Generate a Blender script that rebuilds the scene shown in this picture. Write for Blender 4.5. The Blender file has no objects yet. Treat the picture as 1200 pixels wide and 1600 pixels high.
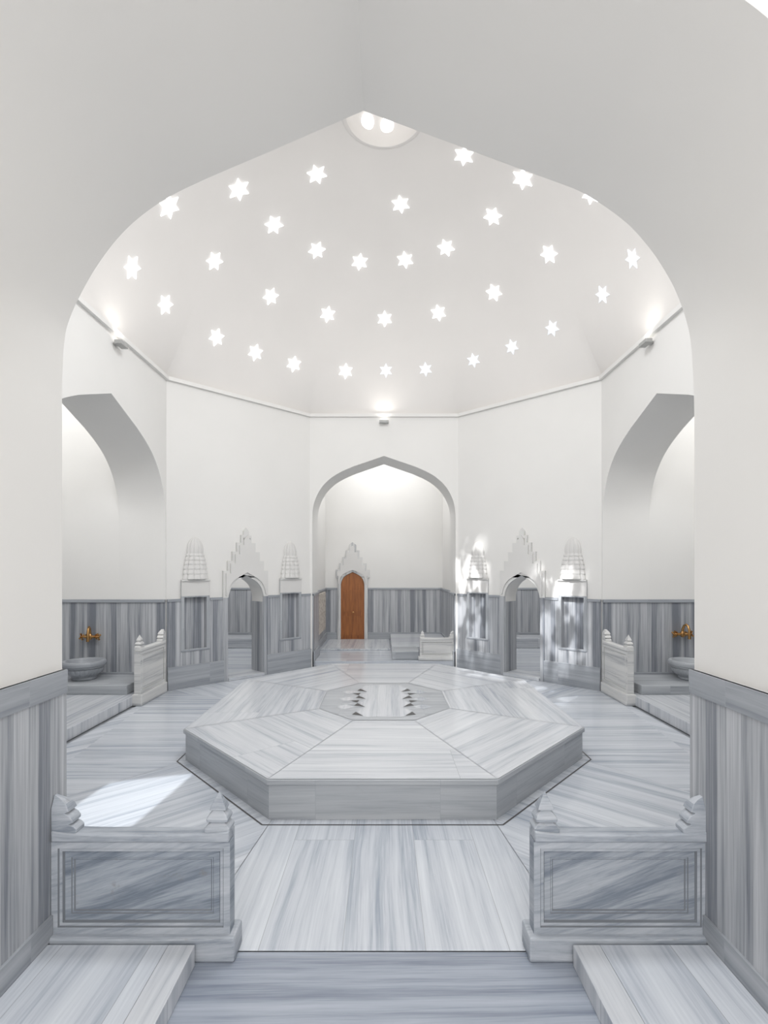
import bpy, bmesh, math, random
from mathutils import Vector, Matrix
from mathutils.geometry import tessellate_polygon
from mathutils.bvhtree import BVHTree
random.seed(4)
SC = bpy.context.scene
COL = SC.collection
F = 800.0; HZ = 890.0; CH = 1.9

# ------------------------------------------------------------ materials
def new_mat(name):
    m = bpy.data.materials.new(name); m.use_nodes = True
    return m, m.node_tree.nodes, m.node_tree.links, m.node_tree.nodes['Principled BSDF']

def plaster(name, col, rough=0.7, var=0.03):
    m, N, L, B = new_mat(name)
    tc = N.new('ShaderNodeTexCoord')
    n = N.new('ShaderNodeTexNoise'); n.inputs['Scale'].default_value = 1.3; n.inputs['Detail'].default_value = 4
    L.new(tc.outputs['Object'], n.inputs['Vector'])
    r = N.new('ShaderNodeValToRGB')
    r.color_ramp.elements[0].position = .3; r.color_ramp.elements[1].position = .75
    r.color_ramp.elements[0].color = [c*(1-var) for c in col]+[1]
    r.color_ramp.elements[1].color = list(col)+[1]
    L.new(n.outputs['Fac'], r.inputs['Fac']); L.new(r.outputs['Color'], B.inputs['Base Color'])
    n2 = N.new('ShaderNodeTexNoise'); n2.inputs['Scale'].default_value = 6; n2.inputs['Detail'].default_value = 5
    L.new(tc.outputs['Object'], n2.inputs['Vector'])
    bp = N.new('ShaderNodeBump'); bp.inputs['Strength'].default_value = .04; bp.inputs['Distance'].default_value = .02
    L.new(n2.outputs['Fac'], bp.inputs['Height']); L.new(bp.outputs['Normal'], B.inputs['Normal'])
    B.inputs['Roughness'].default_value = rough
    B.inputs['Specular IOR Level'].default_value = .3
    return m

def marble(name, light, mid, dark, slabL=2.0, slabW=.3, rough=.35, seam=.0016, seamcol=(.36,.38,.41), wav=.015, lo=.35, hi=.65, offs=.37, stretch=.03, tone=.04, stain=0, vein=.25, slabtone=.05):
    m, N, L, B = new_mat(name)
    uv = N.new('ShaderNodeUVMap'); uv.uv_map = 'UVMap'
    br = N.new('ShaderNodeTexBrick')
    br.offset = offs; br.inputs['Scale'].default_value = 1
    br.inputs['Color1'].default_value = (0,0,0,1); br.inputs['Color2'].default_value = (1,1,1,1); br.inputs['Mortar'].default_value = (.5,.5,.5,1)
    br.inputs['Mortar Size'].default_value = seam; br.inputs['Mortar Smooth'].default_value = .1
    br.inputs['Brick Width'].default_value = slabL; br.inputs['Row Height'].default_value = slabW
    L.new(uv.outputs['UV'], br.inputs['Vector'])
    rnd = N.new('ShaderNodeSeparateColor'); L.new(br.outputs['Color'], rnd.inputs['Color'])
    sp = N.new('ShaderNodeSeparateXYZ'); L.new(uv.outputs['UV'], sp.inputs['Vector'])
    def math_(op, a, b=None, clamp=False):
        x = N.new('ShaderNodeMath'); x.operation = op; x.use_clamp = clamp
        for i, v in enumerate((a, b)):
            if v is None: continue
            if isinstance(v, (int, float)): x.inputs[i].default_value = v
            else: L.new(v, x.inputs[i])
        return x.outputs[0]
    wm = N.new('ShaderNodeMapping'); wm.inputs['Scale'].default_value = (.6, 1.2, 1)
    L.new(uv.outputs['UV'], wm.inputs['Vector'])
    w = N.new('ShaderNodeTexNoise'); w.inputs['Scale'].default_value = 1.2; w.inputs['Detail'].default_value = 2
    L.new(wm.outputs[0], w.inputs['Vector'])
    wy = math_('MULTIPLY', math_('SUBTRACT', w.outputs['Fac'], .5), wav*4)
    ac = math_('ADD', sp.outputs['Y'], wy)
    tilt = math_('MULTIPLY', math_('SUBTRACT', rnd.outputs[0], .5), tone)
    ac = math_('ADD', ac, math_('MULTIPLY', sp.outputs['X'], tilt))
    al = math_('MULTIPLY', sp.outputs['X'], stretch)
    def cn(sc, det, k, ro=.6):
        c = N.new('ShaderNodeCombineXYZ')
        L.new(al, c.inputs['X']); L.new(ac, c.inputs['Y']); L.new(math_('MULTIPLY', rnd.outputs[0], k), c.inputs['Z'])
        n = N.new('ShaderNodeTexNoise'); n.inputs['Scale'].default_value = sc; n.inputs['Detail'].default_value = det; n.inputs['Roughness'].default_value = ro
        L.new(c.outputs[0], n.inputs['Vector']); return n.outputs['Fac']
    a = cn(6.5, 2, 31.0); b = cn(20.0, 3, 17.0); c = cn(80., 3, 9., .7); v = cn(11., 1, 23.)
    s = math_('ADD', math_('MULTIPLY', a, .38), math_('ADD', math_('MULTIPLY', b, .36), math_('MULTIPLY', c, .26)))
    ve = math_('ABSOLUTE', math_('SUBTRACT', v, .5))
    ve = math_('SUBTRACT', 1.0, math_('MULTIPLY', ve, 34.), True)
    s = math_('SUBTRACT', s, math_('MULTIPLY', ve, .11*vein))
    s = math_('ADD', s, math_('MULTIPLY', math_('SUBTRACT', rnd.outputs[0], .5), slabtone))
    r = N.new('ShaderNodeValToRGB'); e = r.color_ramp.elements
    e[0].position = lo; e[0].color = list(dark)+[1]
    e[1].position = hi; e[1].color = list(light)+[1]
    k = e.new((lo+hi)/2-.01); k.color = list(mid)+[1]
    L.new(s, r.inputs['Fac'])
    col = r.outputs['Color']
    if stain:
        sn = N.new('ShaderNodeTexNoise'); sn.inputs['Scale'].default_value = 9; sn.inputs['Detail'].default_value = 8; sn.inputs['Roughness'].default_value = .7
        L.new(uv.outputs['UV'], sn.inputs['Vector'])
        sr = N.new('ShaderNodeValToRGB'); sr.color_ramp.elements[0].position = .60; sr.color_ramp.elements[1].position = .72
        sr.color_ramp.elements[0].color = (0,0,0,1); sr.color_ramp.elements[1].color = (stain,stain,stain,1)
        L.new(sn.outputs['Fac'], sr.inputs['Fac'])
        m2 = N.new('ShaderNodeMix'); m2.data_type = 'RGBA'; L.new(sr.outputs['Color'], m2.inputs['Factor']); L.new(col, m2.inputs[6]); m2.inputs[7].default_value = (.20,.18,.16,1)
        col = m2.outputs[2]
    mx = N.new('ShaderNodeMix'); mx.data_type = 'RGBA'
    L.new(br.outputs['Fac'], mx.inputs['Factor']); L.new(col, mx.inputs[6]); mx.inputs[7].default_value = list(seamcol)+[1]
    L.new(mx.outputs[2], B.inputs['Base Color'])
    B.inputs['Roughness'].default_value = rough
    return m

def simple(name, col, rough=.5, metal=0., emit=0., ecol=None):
    m, N, L, B = new_mat(name)
    n = N.new('ShaderNodeTexNoise'); n.inputs['Scale'].default_value = 14
    tc = N.new('ShaderNodeTexCoord'); L.new(tc.outputs['Object'], n.inputs['Vector'])
    r = N.new('ShaderNodeValToRGB'); r.color_ramp.elements[0].color = [c*.85 for c in col]+[1]; r.color_ramp.elements[1].color = list(col)+[1]
    L.new(n.outputs['Fac'], r.inputs['Fac']); L.new(r.outputs['Color'], B.inputs['Base Color'])
    B.inputs['Roughness'].default_value = rough; B.inputs['Metallic'].default_value = metal
    if emit:
        B.inputs['Emission Color'].default_value = list(ecol or col)+[1]; B.inputs['Emission Strength'].default_value = emit
    return m

def wood(name):
    m, N, L, B = new_mat(name)
    tc = N.new('ShaderNodeTexCoord'); mp = N.new('ShaderNodeMapping'); mp.inputs['Scale'].default_value = (18, 18, 1.2)
    L.new(tc.outputs['Object'], mp.inputs['Vector'])
    n = N.new('ShaderNodeTexNoise'); n.inputs['Scale'].default_value = 2; n.inputs['Detail'].default_value = 5
    L.new(mp.outputs[0], n.inputs['Vector'])
    r = N.new('ShaderNodeValToRGB'); r.color_ramp.elements[0].color = (.21,.066,.015,1); r.color_ramp.elements[1].color = (.42,.145,.034,1)
    r.color_ramp.elements[0].position = .3; r.color_ramp.elements[1].position = .7
    L.new(n.outputs['Fac'], r.inputs['Fac']); L.new(r.outputs['Color'], B.inputs['Base Color']); B.inputs['Roughness'].default_value = .45
    return m

def speckle(name):
    m, N, L, B = new_mat(name)
    tc = N.new('ShaderNodeTexCoord')
    n = N.new('ShaderNodeTexVoronoi'); n.inputs['Scale'].default_value = 16
    L.new(tc.outputs['Object'], n.inputs['Vector'])
    r = N.new('ShaderNodeValToRGB'); r.color_ramp.elements[0].color = (.74,.70,.63,1); r.color_ramp.elements[1].color = (.40,.36,.32,1)
    r.color_ramp.elements[0].position = .2; r.color_ramp.elements[1].position = .8
    L.new(n.outputs['Distance'], r.inputs['Fac']); L.new(r.outputs['Color'], B.inputs['Base Color'])
    bp = N.new('ShaderNodeBump'); bp.inputs['Strength'].default_value = .8; L.new(n.outputs['Distance'], bp.inputs['Height']); L.new(bp.outputs['Normal'], B.inputs['Normal'])
    return m

M_WALL = plaster('white_plaster', (.81,.80,.78))
M_DOME = plaster('dome_plaster', (.82,.795,.77))
M_VAULT = plaster('vault_plaster', (.815,.80,.775), var=.015)
M_FLOOR = marble('floor_marble', (.68,.71,.75), (.555,.585,.635), (.33,.37,.435), slabL=7.3, slabW=.42, rough=.20, slabtone=.04)
M_THR = marble('threshold_marble', (.44,.475,.54), (.34,.375,.44), (.21,.24,.30), slabL=9.0, slabW=.62, rough=.3, lo=.37, hi=.63)
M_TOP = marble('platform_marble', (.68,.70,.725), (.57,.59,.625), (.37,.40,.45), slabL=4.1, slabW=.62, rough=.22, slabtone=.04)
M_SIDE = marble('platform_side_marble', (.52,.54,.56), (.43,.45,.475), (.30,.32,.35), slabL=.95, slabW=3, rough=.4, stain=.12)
M_DADO = marble('wainscot_marble', (.59,.60,.625), (.40,.415,.44), (.20,.215,.245), slabL=9., slabW=.62, rough=.32, wav=.004, lo=.40, hi=.62, stretch=.02, tone=.01, vein=.2)
M_BASE = marble('skirting_marble', (.46,.48,.51), (.36,.38,.41), (.25,.27,.30), slabL=1.1, slabW=3, rough=.4)
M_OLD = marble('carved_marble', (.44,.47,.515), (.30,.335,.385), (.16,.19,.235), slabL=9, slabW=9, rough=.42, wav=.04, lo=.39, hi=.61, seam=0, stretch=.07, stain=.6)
M_OLDR = marble('carved_marble_veined', (.48,.505,.54), (.33,.36,.405), (.18,.21,.255), slabL=9, slabW=9, rough=.42, wav=.05, lo=.39, hi=.61, seam=0, stretch=.07, stain=.15)
M_OLDE = marble('carved_marble_edge', (.50,.525,.565), (.385,.415,.46), (.23,.26,.305), slabL=9, slabW=9, rough=.45, wav=.05, seam=0, stretch=.10, stain=.35, lo=.38, hi=.62)
M_GROOVE = plaster('groove_shade', (.24,.26,.29), .6, .4)  # darker colour paints occlusion shade into the panel moulding grooves
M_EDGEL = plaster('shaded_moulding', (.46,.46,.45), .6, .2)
M_OLDL = marble('carved_white_marble', (.74,.735,.72), (.64,.64,.635), (.41,.42,.435), slabL=9, slabW=9, rough=.45, wav=.03, lo=.38, hi=.58, seam=0, stain=.15)
M_CROWN = plaster('crown_stone', (.74,.735,.72), .6, .10)
M_HOOD = plaster('white_carved_stone', (.74,.73,.715), .6, .10)
M_DARK = simple('dark_channel', (.09,.085,.085), .5)
M_BLACK = simple('black_inlay', (.025,.027,.03), .3)
M_BRASS = simple('polished_brass', (.55,.32,.13), .25, 1.)
M_WOOD = wood('door_wood')
M_STONE = speckle('relief_stone')
M_GLOW = simple('skylight_glass', (1,1,1), .3, 0, 1.7)
M_GLOW2 = simple('skylight_glass_dim', (.92,.95,1), .3, 0, .33)
M_GROUT = simple('grout', (.34,.36,.39), .7)
M_LAMP = simple('lamp_metal', (.42,.42,.41), .4)
M_LENS = simple('lamp_lens', (1,.98,.94), .3, 0, 3)

# ------------------------------------------------------------ helpers
def finish(me, smooth=True, ang=32):
    bm = bmesh.new(); bm.from_mesh(me)
    bmesh.ops.recalc_face_normals(bm, faces=bm.faces); bm.to_mesh(me); bm.free()
    if smooth:
        for p in me.polygons: p.use_smooth = True
        me.set_sharp_from_angle(angle=math.radians(ang))

def link(name, me, mats, parent=None, label=None, cat=None, kind=None, group=None, recenter=True, bevel=0):
    o = bpy.data.objects.new(name, me)
    for m in (mats if isinstance(mats, (list, tuple)) else [mats]): me.materials.append(m)
    COL.objects.link(o)
    if parent: o.parent = parent
    elif recenter and len(me.vertices):
        xs = [v.co for v in me.vertices]
        c = Vector(((min(v.x for v in xs)+max(v.x for v in xs))/2, (min(v.y for v in xs)+max(v.y for v in xs))/2, min(v.z for v in xs)))
        me.transform(Matrix.Translation(-c)); o.location = c
    if label: o['label'] = label
    if cat: o['category'] = cat
    if kind: o['kind'] = kind
    if group: o['group'] = group
    if bevel:
        b = o.modifiers.new('bevel', 'BEVEL'); b.width = bevel; b.segments = 2; b.limit_method = 'ANGLE'
    return o

def empty(name, loc, rotz=0, label='', cat='', group=None):
    o = bpy.data.objects.new(name, None); o.location = loc; o.rotation_euler = (0, 0, rotz)
    o.empty_display_size = .1
    o['label'] = label; o['category'] = cat
    if group: o['group'] = group
    COL.objects.link(o); return o

def plate_mesh(name, outer, holes, O, U, N, t, streak='V', smooth=True, Vv=None, ang=32, backfn=None):
    O = Vector(O); U = Vector(U).normalized(); N = Vector(N).normalized(); V = Vv or Vector((0,0,1))
    loops = [outer]+list(holes or [])
    pts = [p for l in loops for p in l]
    tris = tessellate_polygon([[Vector((p[0], p[1], 0)) for p in l] for l in loops])
    n = len(pts)
    bp_ = [backfn(p) for p in pts] if backfn else pts
    vs = [O+U*p[0]+V*p[1] for p in pts]+[O+U*p[0]+V*p[1]+N*t for p in bp_]
    fs = [tuple(a) for a in tris]+[tuple(i+n for i in reversed(a)) for a in tris]
    k = 0
    for l in loops:
        m = len(l)
        for i in range(m):
            a = k+i; b = k+(i+1) % m
            fs.append((a, b, b+n, a+n))
        k += m
    me = bpy.data.meshes.new(name); me.from_pydata(vs, [], fs); me.update()
    uvc = {}
    for i in range(2*n):
        p = pts[i % n]; w = t if i >= n else 0
        uvc[i] = (p[1], p[0]+w) if streak == 'V' else (p[0], p[1]+w)
    finish(me, smooth, ang)
    uv = me.uv_layers.new(name='UVMap')
    for lp in me.loops: uv.data[lp.index].uv = uvc[lp.vertex_index]
    return me

def boxuv(me, streak='V'):
    uv = me.uv_layers.get('UVMap') or me.uv_layers.new(name='UVMap')
    for p in me.polygons:
        n = p.normal; ax = max(range(3), key=lambda i: abs(n[i]))
        for li in p.loop_indices:
            c = me.vertices[me.loops[li].vertex_index].co
            h, v = ((c.y, c.z), (c.x, c.z), (c.x, c.y))[ax]
            if streak == 'D':
                h, v = c.x+c.y*.3, c.z+c.y*.3
                uv.data[li].uv = (h*.975+v*.22+3, v*.975-h*.22+.7)
            else: uv.data[li].uv = (v+.37*ax, h+.7) if streak == 'V' else (h+.37*ax, v+.7)

def box_mesh(name, x0, x1, y0, y1, z0, z1, streak='V'):
    bm = bmesh.new()
    bmesh.ops.create_cube(bm, size=1, matrix=Matrix.Translation(((x0+x1)/2, (y0+y1)/2, (z0+z1)/2)) @ Matrix.Diagonal((x1-x0, y1-y0, z1-z0, 1)))
    me = bpy.data.meshes.new(name); bm.to_mesh(me); bm.free(); boxuv(me, streak); return me

def struct_box(name, *a, mat=None, streak='V', kind='structure'):
    return link(name, box_mesh(name, *a, streak=streak), mat or M_WALL, kind=kind)

def lathe_mesh(name, prof, seg=48, a0=0, a1=2*math.pi, sx=1, sy=1, flute=None):
    vs = []; fs = []
    full = abs(a1-a0-2*math.pi) < 1e-6
    cols = seg if full else seg+1
    for (r, z) in prof:
        for i in range(cols):
            a = a0+(a1-a0)*i/seg
            k = flute(a, z) if flute else 1
            vs.append((math.cos(a)*r*k*sx, math.sin(a)*r*k*sy, z))
    for j in range(len(prof)-1):
        for i in range(seg):
            b = (i+1) % cols
            fs.append((j*cols+i, j*cols+b, (j+1)*cols+b, (j+1)*cols+i))
    me = bpy.data.meshes.new(name); me.from_pydata(vs, [], fs); me.update()
    finish(me); boxuv(me); return me

def tube_bm(bm, pts, r, seg=12):
    pts = [Vector(p) for p in pts]; rings = []
    for i, p in enumerate(pts):
        d = (pts[min(i+1, len(pts)-1)]-pts[max(i-1, 0)]).normalized()
        ref = Vector((1,0,0)) if abs(d.x) < .8 else Vector((0,0,1))
        a = d.cross(ref).normalized(); b = d.cross(a)
        rr = r[i] if isinstance(r, (list, tuple)) else r
        rings.append([bm.verts.new(p+(a*math.cos(t*2*math.pi/seg)+b*math.sin(t*2*math.pi/seg))*rr) for t in range(seg)])
    for j in range(len(rings)-1):
        for t in range(seg):
            bm.faces.new((rings[j][t], rings[j][(t+1) % seg], rings[j+1][(t+1) % seg], rings[j+1][t]))
    bm.faces.new(rings[0]); bm.faces.new(list(reversed(rings[-1])))

def bm_to_mesh(bm, name, ang=32, streak='V'):
    me = bpy.data.meshes.new(name); bm.to_mesh(me); bm.free(); finish(me, True, ang); boxuv(me, streak); return me

def catmull(pts, n=6):
    out = []
    for i in range(len(pts)-1):
        p0 = pts[max(i-1, 0)]; p1 = pts[i]; p2 = pts[i+1]; p3 = pts[min(i+2, len(pts)-1)]
        for k in range(n):
            t = k/n
            out.append(tuple(.5*(2*p1[a]+(p2[a]-p0[a])*t+(2*p0[a]-5*p1[a]+4*p2[a]-p3[a])*t*t+(3*p1[a]-p0[a]-3*p2[a]+p3[a])*t**3) for a in (0, 1)))
    out.append(tuple(pts[-1])); return out

def half_arch(hw, zs, zt):
    k = [(1, 0), (.99, .20), (.945, .37), (.86, .53), (.74, .66), (.60, .755), (.425, .84)]
    pts = catmull([(hw*a, zs+(zt-zs)*b) for a, b in k], 5)
    pts.append((0, zt)); return pts

def arch_outline(x0, x1, top, c, hw, zs, zt, z0=0):
    h = half_arch(hw, zs, zt)
    right = [(c+a, b) for a, b in h]
    left = [(c-a, b) for a, b in reversed(h[:-1])]
    return [(x1, z0), (x1, top), (x0, top), (x0, z0), (c-hw, z0)]+list(reversed(left))+list(reversed(right))+[(c+hw, z0)]

# ------------------------------------------------------------ room plan
E = {-1: (-3.42, 8.05), 1: (3.42, 8.05)}
Fc = {-1: (-1.45, 10.0), 1: (1.45, 10.0)}
D = {-1: (-3.42, 4.6), 1: (3.42, 4.6)}
C = {-1: (-1.8, 2.62), 1: (1.8, 2.62)}
ZC = 4.93
side = {-1: 'left', 1: 'right'}
DADO = 1.42
nt = [0]
def trim(me, mat, bevel=0):
    nt[0] += 1
    return link('trim_%d' % nt[0], me, mat, kind='structure', bevel=bevel)

def dado(P0, P1, Nin, z0=0, z1=DADO, th=.025, base=True, cap=True, basez=.30):
    P0 = Vector((P0[0], P0[1], 0)); P1 = Vector((P1[0], P1[1], 0)); U = (P1-P0).normalized(); Lw = (P1-P0).length
    Nin = Vector((Nin[0], Nin[1], 0)).normalized()
    a, b = 0, Lw
    trim(plate_mesh('d', [(a, z0), (b, z0), (b, z1), (a, z1)], [], P0, U, Nin, th, 'V'), M_DADO)
    if cap:
        trim(plate_mesh('c', [(a, z1-.035), (b, z1-.035), (b, z1+.015), (a, z1+.015)], [], P0+Nin*.001, U, Nin, th+.018, 'H'), M_BASE, .004)
    if base:
        trim(plate_mesh('b', [(a, z0), (b, z0), (b, z0+basez), (a, z0+basez)], [], P0+Nin*.001, U, Nin, th+.02, 'H'), M_BASE, .004)

# --- near arch wall (deep pointed vault)
k = 2.62/F
def nz(px, py): return ((px-600)*k, CH+(HZ-py)*k)
left = [nz(97, 660), nz(97, 600), nz(101, 530), nz(110, 495), nz(126, 460), nz(150, 418), nz(180, 377), nz(215, 342), nz(260, 310), nz(310, 285), nz(360, 263), nz(412, 241)]
right = [nz(1085, 660), nz(1083, 585), nz(1077, 520), nz(1060, 465), nz(1040, 425), nz(1015, 388), nz(985, 354), nz(950, 326), nz(910, 301), nz(868, 284), nz(818, 266), nz(762, 245)]
apex = nz(568, 173)
LX = left[0][0]; RX = right[0][0]
def seg_(a, b, n=10): return [(a[0]+(b[0]-a[0])*i/n, a[1]+(b[1]-a[1])*i/n) for i in range(1, n)]
prof = [(LX, 0)]+catmull(left, 6)+seg_(left[-1], apex)+[apex]+seg_(apex, right[-1])+list(reversed(catmull(right, 6)))+[(RX, 0)]
frame_ = [(2.7, 0), (2.7, 6.0), (-2.7, 6.0), (-2.7, 0)]
W_ = .42
def soften(p):
    dx = abs(p[0]-apex[0])
    if p[1] < 3.9 or p[1] > 5 or dx >= W_: return p
    s_ = .40
    return (p[0], p[1]-(s_*(W_-dx)**2/(2*W_)))
link('wall_near', plate_mesh('wn', frame_+prof, [], (0, 2.62, 0), (1,0,0), (0,-1,0), .97, ang=24, backfn=soften), M_VAULT, kind='structure')
# entrance side rib: widens towards the right-hand side
prof2 = [(x, z) if x <= apex[0]+.2 else (x+.35*(x-apex[0]-.2)/(RX-apex[0]-.2), z+(.30*(x-apex[0]-.2)/(RX-apex[0]-.2) if z > 2.5 else 0)) for x, z in prof]
link('wall_entrance_rib', plate_mesh('wr', frame_+prof2, [], (0, 1.65, 0), (1,0,0), (0,-1,0), .2, ang=24), M_VAULT, kind='structure')
struct_box('wall_entrance_left', -2.5, -2.35, -3, 1.45, 0, 5.6, mat=M_VAULT)
struct_box('wall_entrance_right', 2.35, 2.5, -3, 1.45, 0, 5.6, mat=M_VAULT)
struct_box('wall_entrance_back', -2.5, 2.5, -3.15, -3, 0, 5.6, mat=M_VAULT)
struct_box('ceiling_entrance', -2.5, 2.5, -3, 1.45, 5.4, 5.55, mat=M_VAULT)
for s, X in ((-1, LX), (1, RX)):
    dado((X, 1.65), (X, 2.625), (-s, 0), z1=1.39, base=False, cap=False, th=.02)
    trim(plate_mesh('c', [(0, 1.27), (.977, 1.27), (.977, 1.39), (0, 1.39)], [], (X-s*.001, 1.65, 0), (0,1,0), (-s,0,0), .026, 'H'), M_BASE, .004)
    trim(plate_mesh('c', [(0, .1), (.85, .1), (.85, .215), (0, .215)], [], (X-s*.001, 1.65, 0), (0,1,0), (-s,0,0), .032, 'H'), M_BASE, .004)

# --- far arch wall + iwan
link('wall_far', plate_mesh('wf', arch_outline(-1.6, 1.6, ZC, 0, 1.40, 2.85, 4.12), [], (0, 10.0, 0), (1,0,0), (0,1,0), .80), M_WALL, kind='structure')
YB = 13.1
struct_box('wall_far_niche_left', -1.65, -1.5, 10.8, YB, 0, 5.3)
struct_box('wall_far_niche_right', 1.5, 1.65, 10.8, YB, 0, 5.3)
struct_box('wall_far_niche_back', -1.65, 1.65, YB, YB+.15, 0, 5.3)
struct_box('ceiling_far_niche', -1.65, 1.65, 10.8, YB, 5.3, 5.4)
struct_box('wall_far_niche_near', -1.65, 1.65, 10.7, 10.8, 4.93, 5.4)
for s in (-1, 1):
    dado((s*1.5, 10.8), (s*1.5, YB), (-s, 0))
    dado((s*1.40, 10.0), (s*1.40, 10.8), (-s, 0))
dado((-1.5, YB), (-1.19, YB), (0,-1), cap=True)
dado((-.41, YB), (1.5, YB), (0,-1))

# --- side walls with iwans
for s in (-1, 1):
    sd = side[s]
    link('wall_'+sd, plate_mesh('ws', arch_outline(4.5, 8.05, ZC, 6.42, 1.60, 2.55, 4.11), [], (s*3.42, 0, 0), (0,1,0), (s,0,0), .73), M_WALL, kind='structure')
    x0, x1 = sorted((s*4.15, s*6.2))
    struct_box('wall_%s_niche_far' % sd, x0, x1, 8.02, 8.17, 0, 5.3)
    struct_box('wall_%s_niche_near' % sd, x0, x1, 4.67, 4.82, 0, 5.3)
    a, b = sorted((s*4.05, s*4.15))
    struct_box('wall_%s_niche_inner' % sd, a, b, 4.67, 8.17, 4.93, 5.3)
    a, b = sorted((s*6.2, s*6.35))
    struct_box('wall_%s_niche_back' % sd, a, b, 4.67, 8.17, 0, 5.3)
    a, b = sorted((s*4.05, s*6.35))
    struct_box('ceiling_%s_niche' % sd, a, b, 4.67, 8.17, 5.3, 5.4)
    dado((s*3.42, 8.02), (s*6.2, 8.02), (0,-1))
    dado((s*3.42, 4.82), (s*6.2, 4.82), (0,1))
    dado((s*6.2, 4.82), (s*6.2, 8.02), (-s,0))
    P0 = Vector((C[s][0], C[s][1], 0)); P1 = Vector((D[s][0], D[s][1], 0)); U = (P1-P0).normalized()
    nout = Vector((s, -1, 0)).normalized(); nout = (nout-U*nout.dot(U)).normalized()
    Lw = (P1-P0).length
    link('wall_near_'+sd, plate_mesh('wd', [(0,0),(Lw,0),(Lw,ZC),(0,ZC)], [], P0, U, nout, .15), M_WALL, kind='structure')
    dado(P0, P1, -nout)

# --- far diagonals with door and niches
NU = (.46, 2.31)
DU = 1.37; DHW = .35
NW = .20
for s in (-1, 1):
    sd = side[s]
    P0 = Vector((E[s][0], E[s][1], 0)); P1 = Vector((Fc[s][0], Fc[s][1], 0)); U = (P1-P0).normalized(); Lw = (P1-P0).length
    nin = Vector((-s, -1, 0)).normalized(); nin = (nin-U*nin.dot(U)).normalized()
    nin.z = 0
    holes = [[(c-NW, .60), (c+NW, .60), (c+NW, 1.53), (c-NW, 1.53)] for c in NU]
    ol = arch_outline(0, Lw, ZC, DU, DHW, 1.30, 1.80)
    link('wall_far_'+sd, plate_mesh('wdg', ol, holes, P0, U, -nin, .36), M_WALL, kind='structure')
    for (a, b, c) in ((0, DU-DHW-.07, NU[0]), (DU+DHW+.07, Lw, NU[1])):
        for (q0, q1, za, zb) in ((a, c-NW, 0, DADO), (c+NW, b, 0, DADO), (c-NW, c+NW, 0, .6)):
            trim(plate_mesh('d', [(q0, za), (q1, za), (q1, zb), (q0, zb)], [], P0, U, nin, .025, 'V'), M_DADO)
        for (q0, q1) in ((a, c-.245), (c+.245, b)):
            trim(plate_mesh('c', [(q0, DADO-.03), (q1, DADO-.03), (q1, DADO+.012), (q0, DADO+.012)], [], P0+nin*.001, U, nin, .038, 'H'), M_BASE, .004)
        trim(plate_mesh('b', [(a, 0), (b, 0), (b, .36), (a, .36)], [], P0+nin*.001, U, nin, .055, 'H'), M_BASE, .006)
    rot = math.atan2(nin.x, -nin.y)
    for c in NU:
        p = P0+U*c
        e = empty('wall_niche', (p.x, p.y, 0), rot, 'grey marble washing niche with ribbed white stone hood', 'niche', 'hooded marble wall niches')
        fr = plate_mesh('frame', [(-.24,.60),(.24,.60),(.24,1.73),(-.24,1.73)], [[(-NW+.012,.615),(NW-.012,.615),(NW-.012,1.45),(-NW+.012,1.45)]], (0,-.024,0), (1,0,0), (0,-1,0), .010, 'V')
        link('frame', fr, M_SIDE, e, bevel=.003)
        link('hood_base', box_mesh('hood_base', -.238, .238, -.040, -.030, 1.47, 1.715, 'V'), M_HOOD, e, bevel=.003)
        bk = plate_mesh('back_panel', [(-NW,.6),(NW,.6),(NW,1.53),(-NW,1.53)], [], (0,.09,0), (1,0,0), (0,-1,0), .02, 'V')
        link('back_panel', bk, M_DADO, e)
        for q in (-1, 1):
            a2, b2 = sorted((q*(NW-.012), q*(NW-.0001)))
            link('side_panel', box_mesh('side_panel', a2, b2, -.02, .07, .601, 1.529, 'V'), M_DADO, e)
        link('sill', box_mesh('sill', -.24, .24, -.036, .07, .575, .603, 'H'), M_BASE, e, bevel=.006)
        link('ledge', box_mesh('ledge', -.242, .242, -.065, -.015, 1.712, 1.740, 'H'), M_CROWN, e, bevel=.006)
        tz = [1.740, 1.825, 1.905, 1.98, 2.05, 2.115, 2.17]; tr = [.218, .212, .203, .192, .178, .161, .145]
        tiers = []
        nT = len(tz)-1
        for i in range(nT):
            z0, z1, r0, r1 = tz[i], tz[i+1], tr[i], tr[i+1]
            tiers += [(r0*.95, z0), (r0*1.0, z0+.006), (r0*1.0, z0+.020), (r0*.975, z0+(z1-z0)*.5), (r1*.965, z0+(z1-z0)*.8), (r1*.955, z1-.004)]
        tiers += [(.138,2.172),(.143,2.19),(.141,2.25),(.127,2.31),(.10,2.365),(.065,2.405),(.025,2.425),(.003,2.435)]
        def fl(a, z):
            return 1-.15*(1-abs(math.sin(a*5)))**1.8
        hd = lathe_mesh('hood', tiers, 180, math.pi, 2*math.pi, 1, .55, flute=fl)
        link('hood', hd, M_HOOD, e)
    p = P0+U*DU
    e = empty('door_surround', (p.x, p.y, 0), rot, 'carved white marble doorway surround with stepped crown', 'door surround', 'stepped marble door surrounds')
    st = [(.435,1.72),(.435,1.88),(.35,1.88),(.35,2.05),(.265,2.05),(.265,2.21),(.18,2.21),(.18,2.37),(.10,2.37),(.10,2.50),(.05,2.50),(.05,2.57),(0,2.63)]
    hA = half_arch(DHW, 1.30, 1.80)
    ol = [(.435, 1.421)]+st+[(-a, b) for a, b in reversed(st[:-1])]+[(-.435, 1.421), (-DHW+.006, 1.421)]+[(-a, b) for a, b in hA if 1.43 < b < 1.799]+[(0, 1.80)]+list(reversed([q for q in hA if 1.43 < q[1] < 1.799]))+[(DHW-.006, 1.421)]
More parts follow.
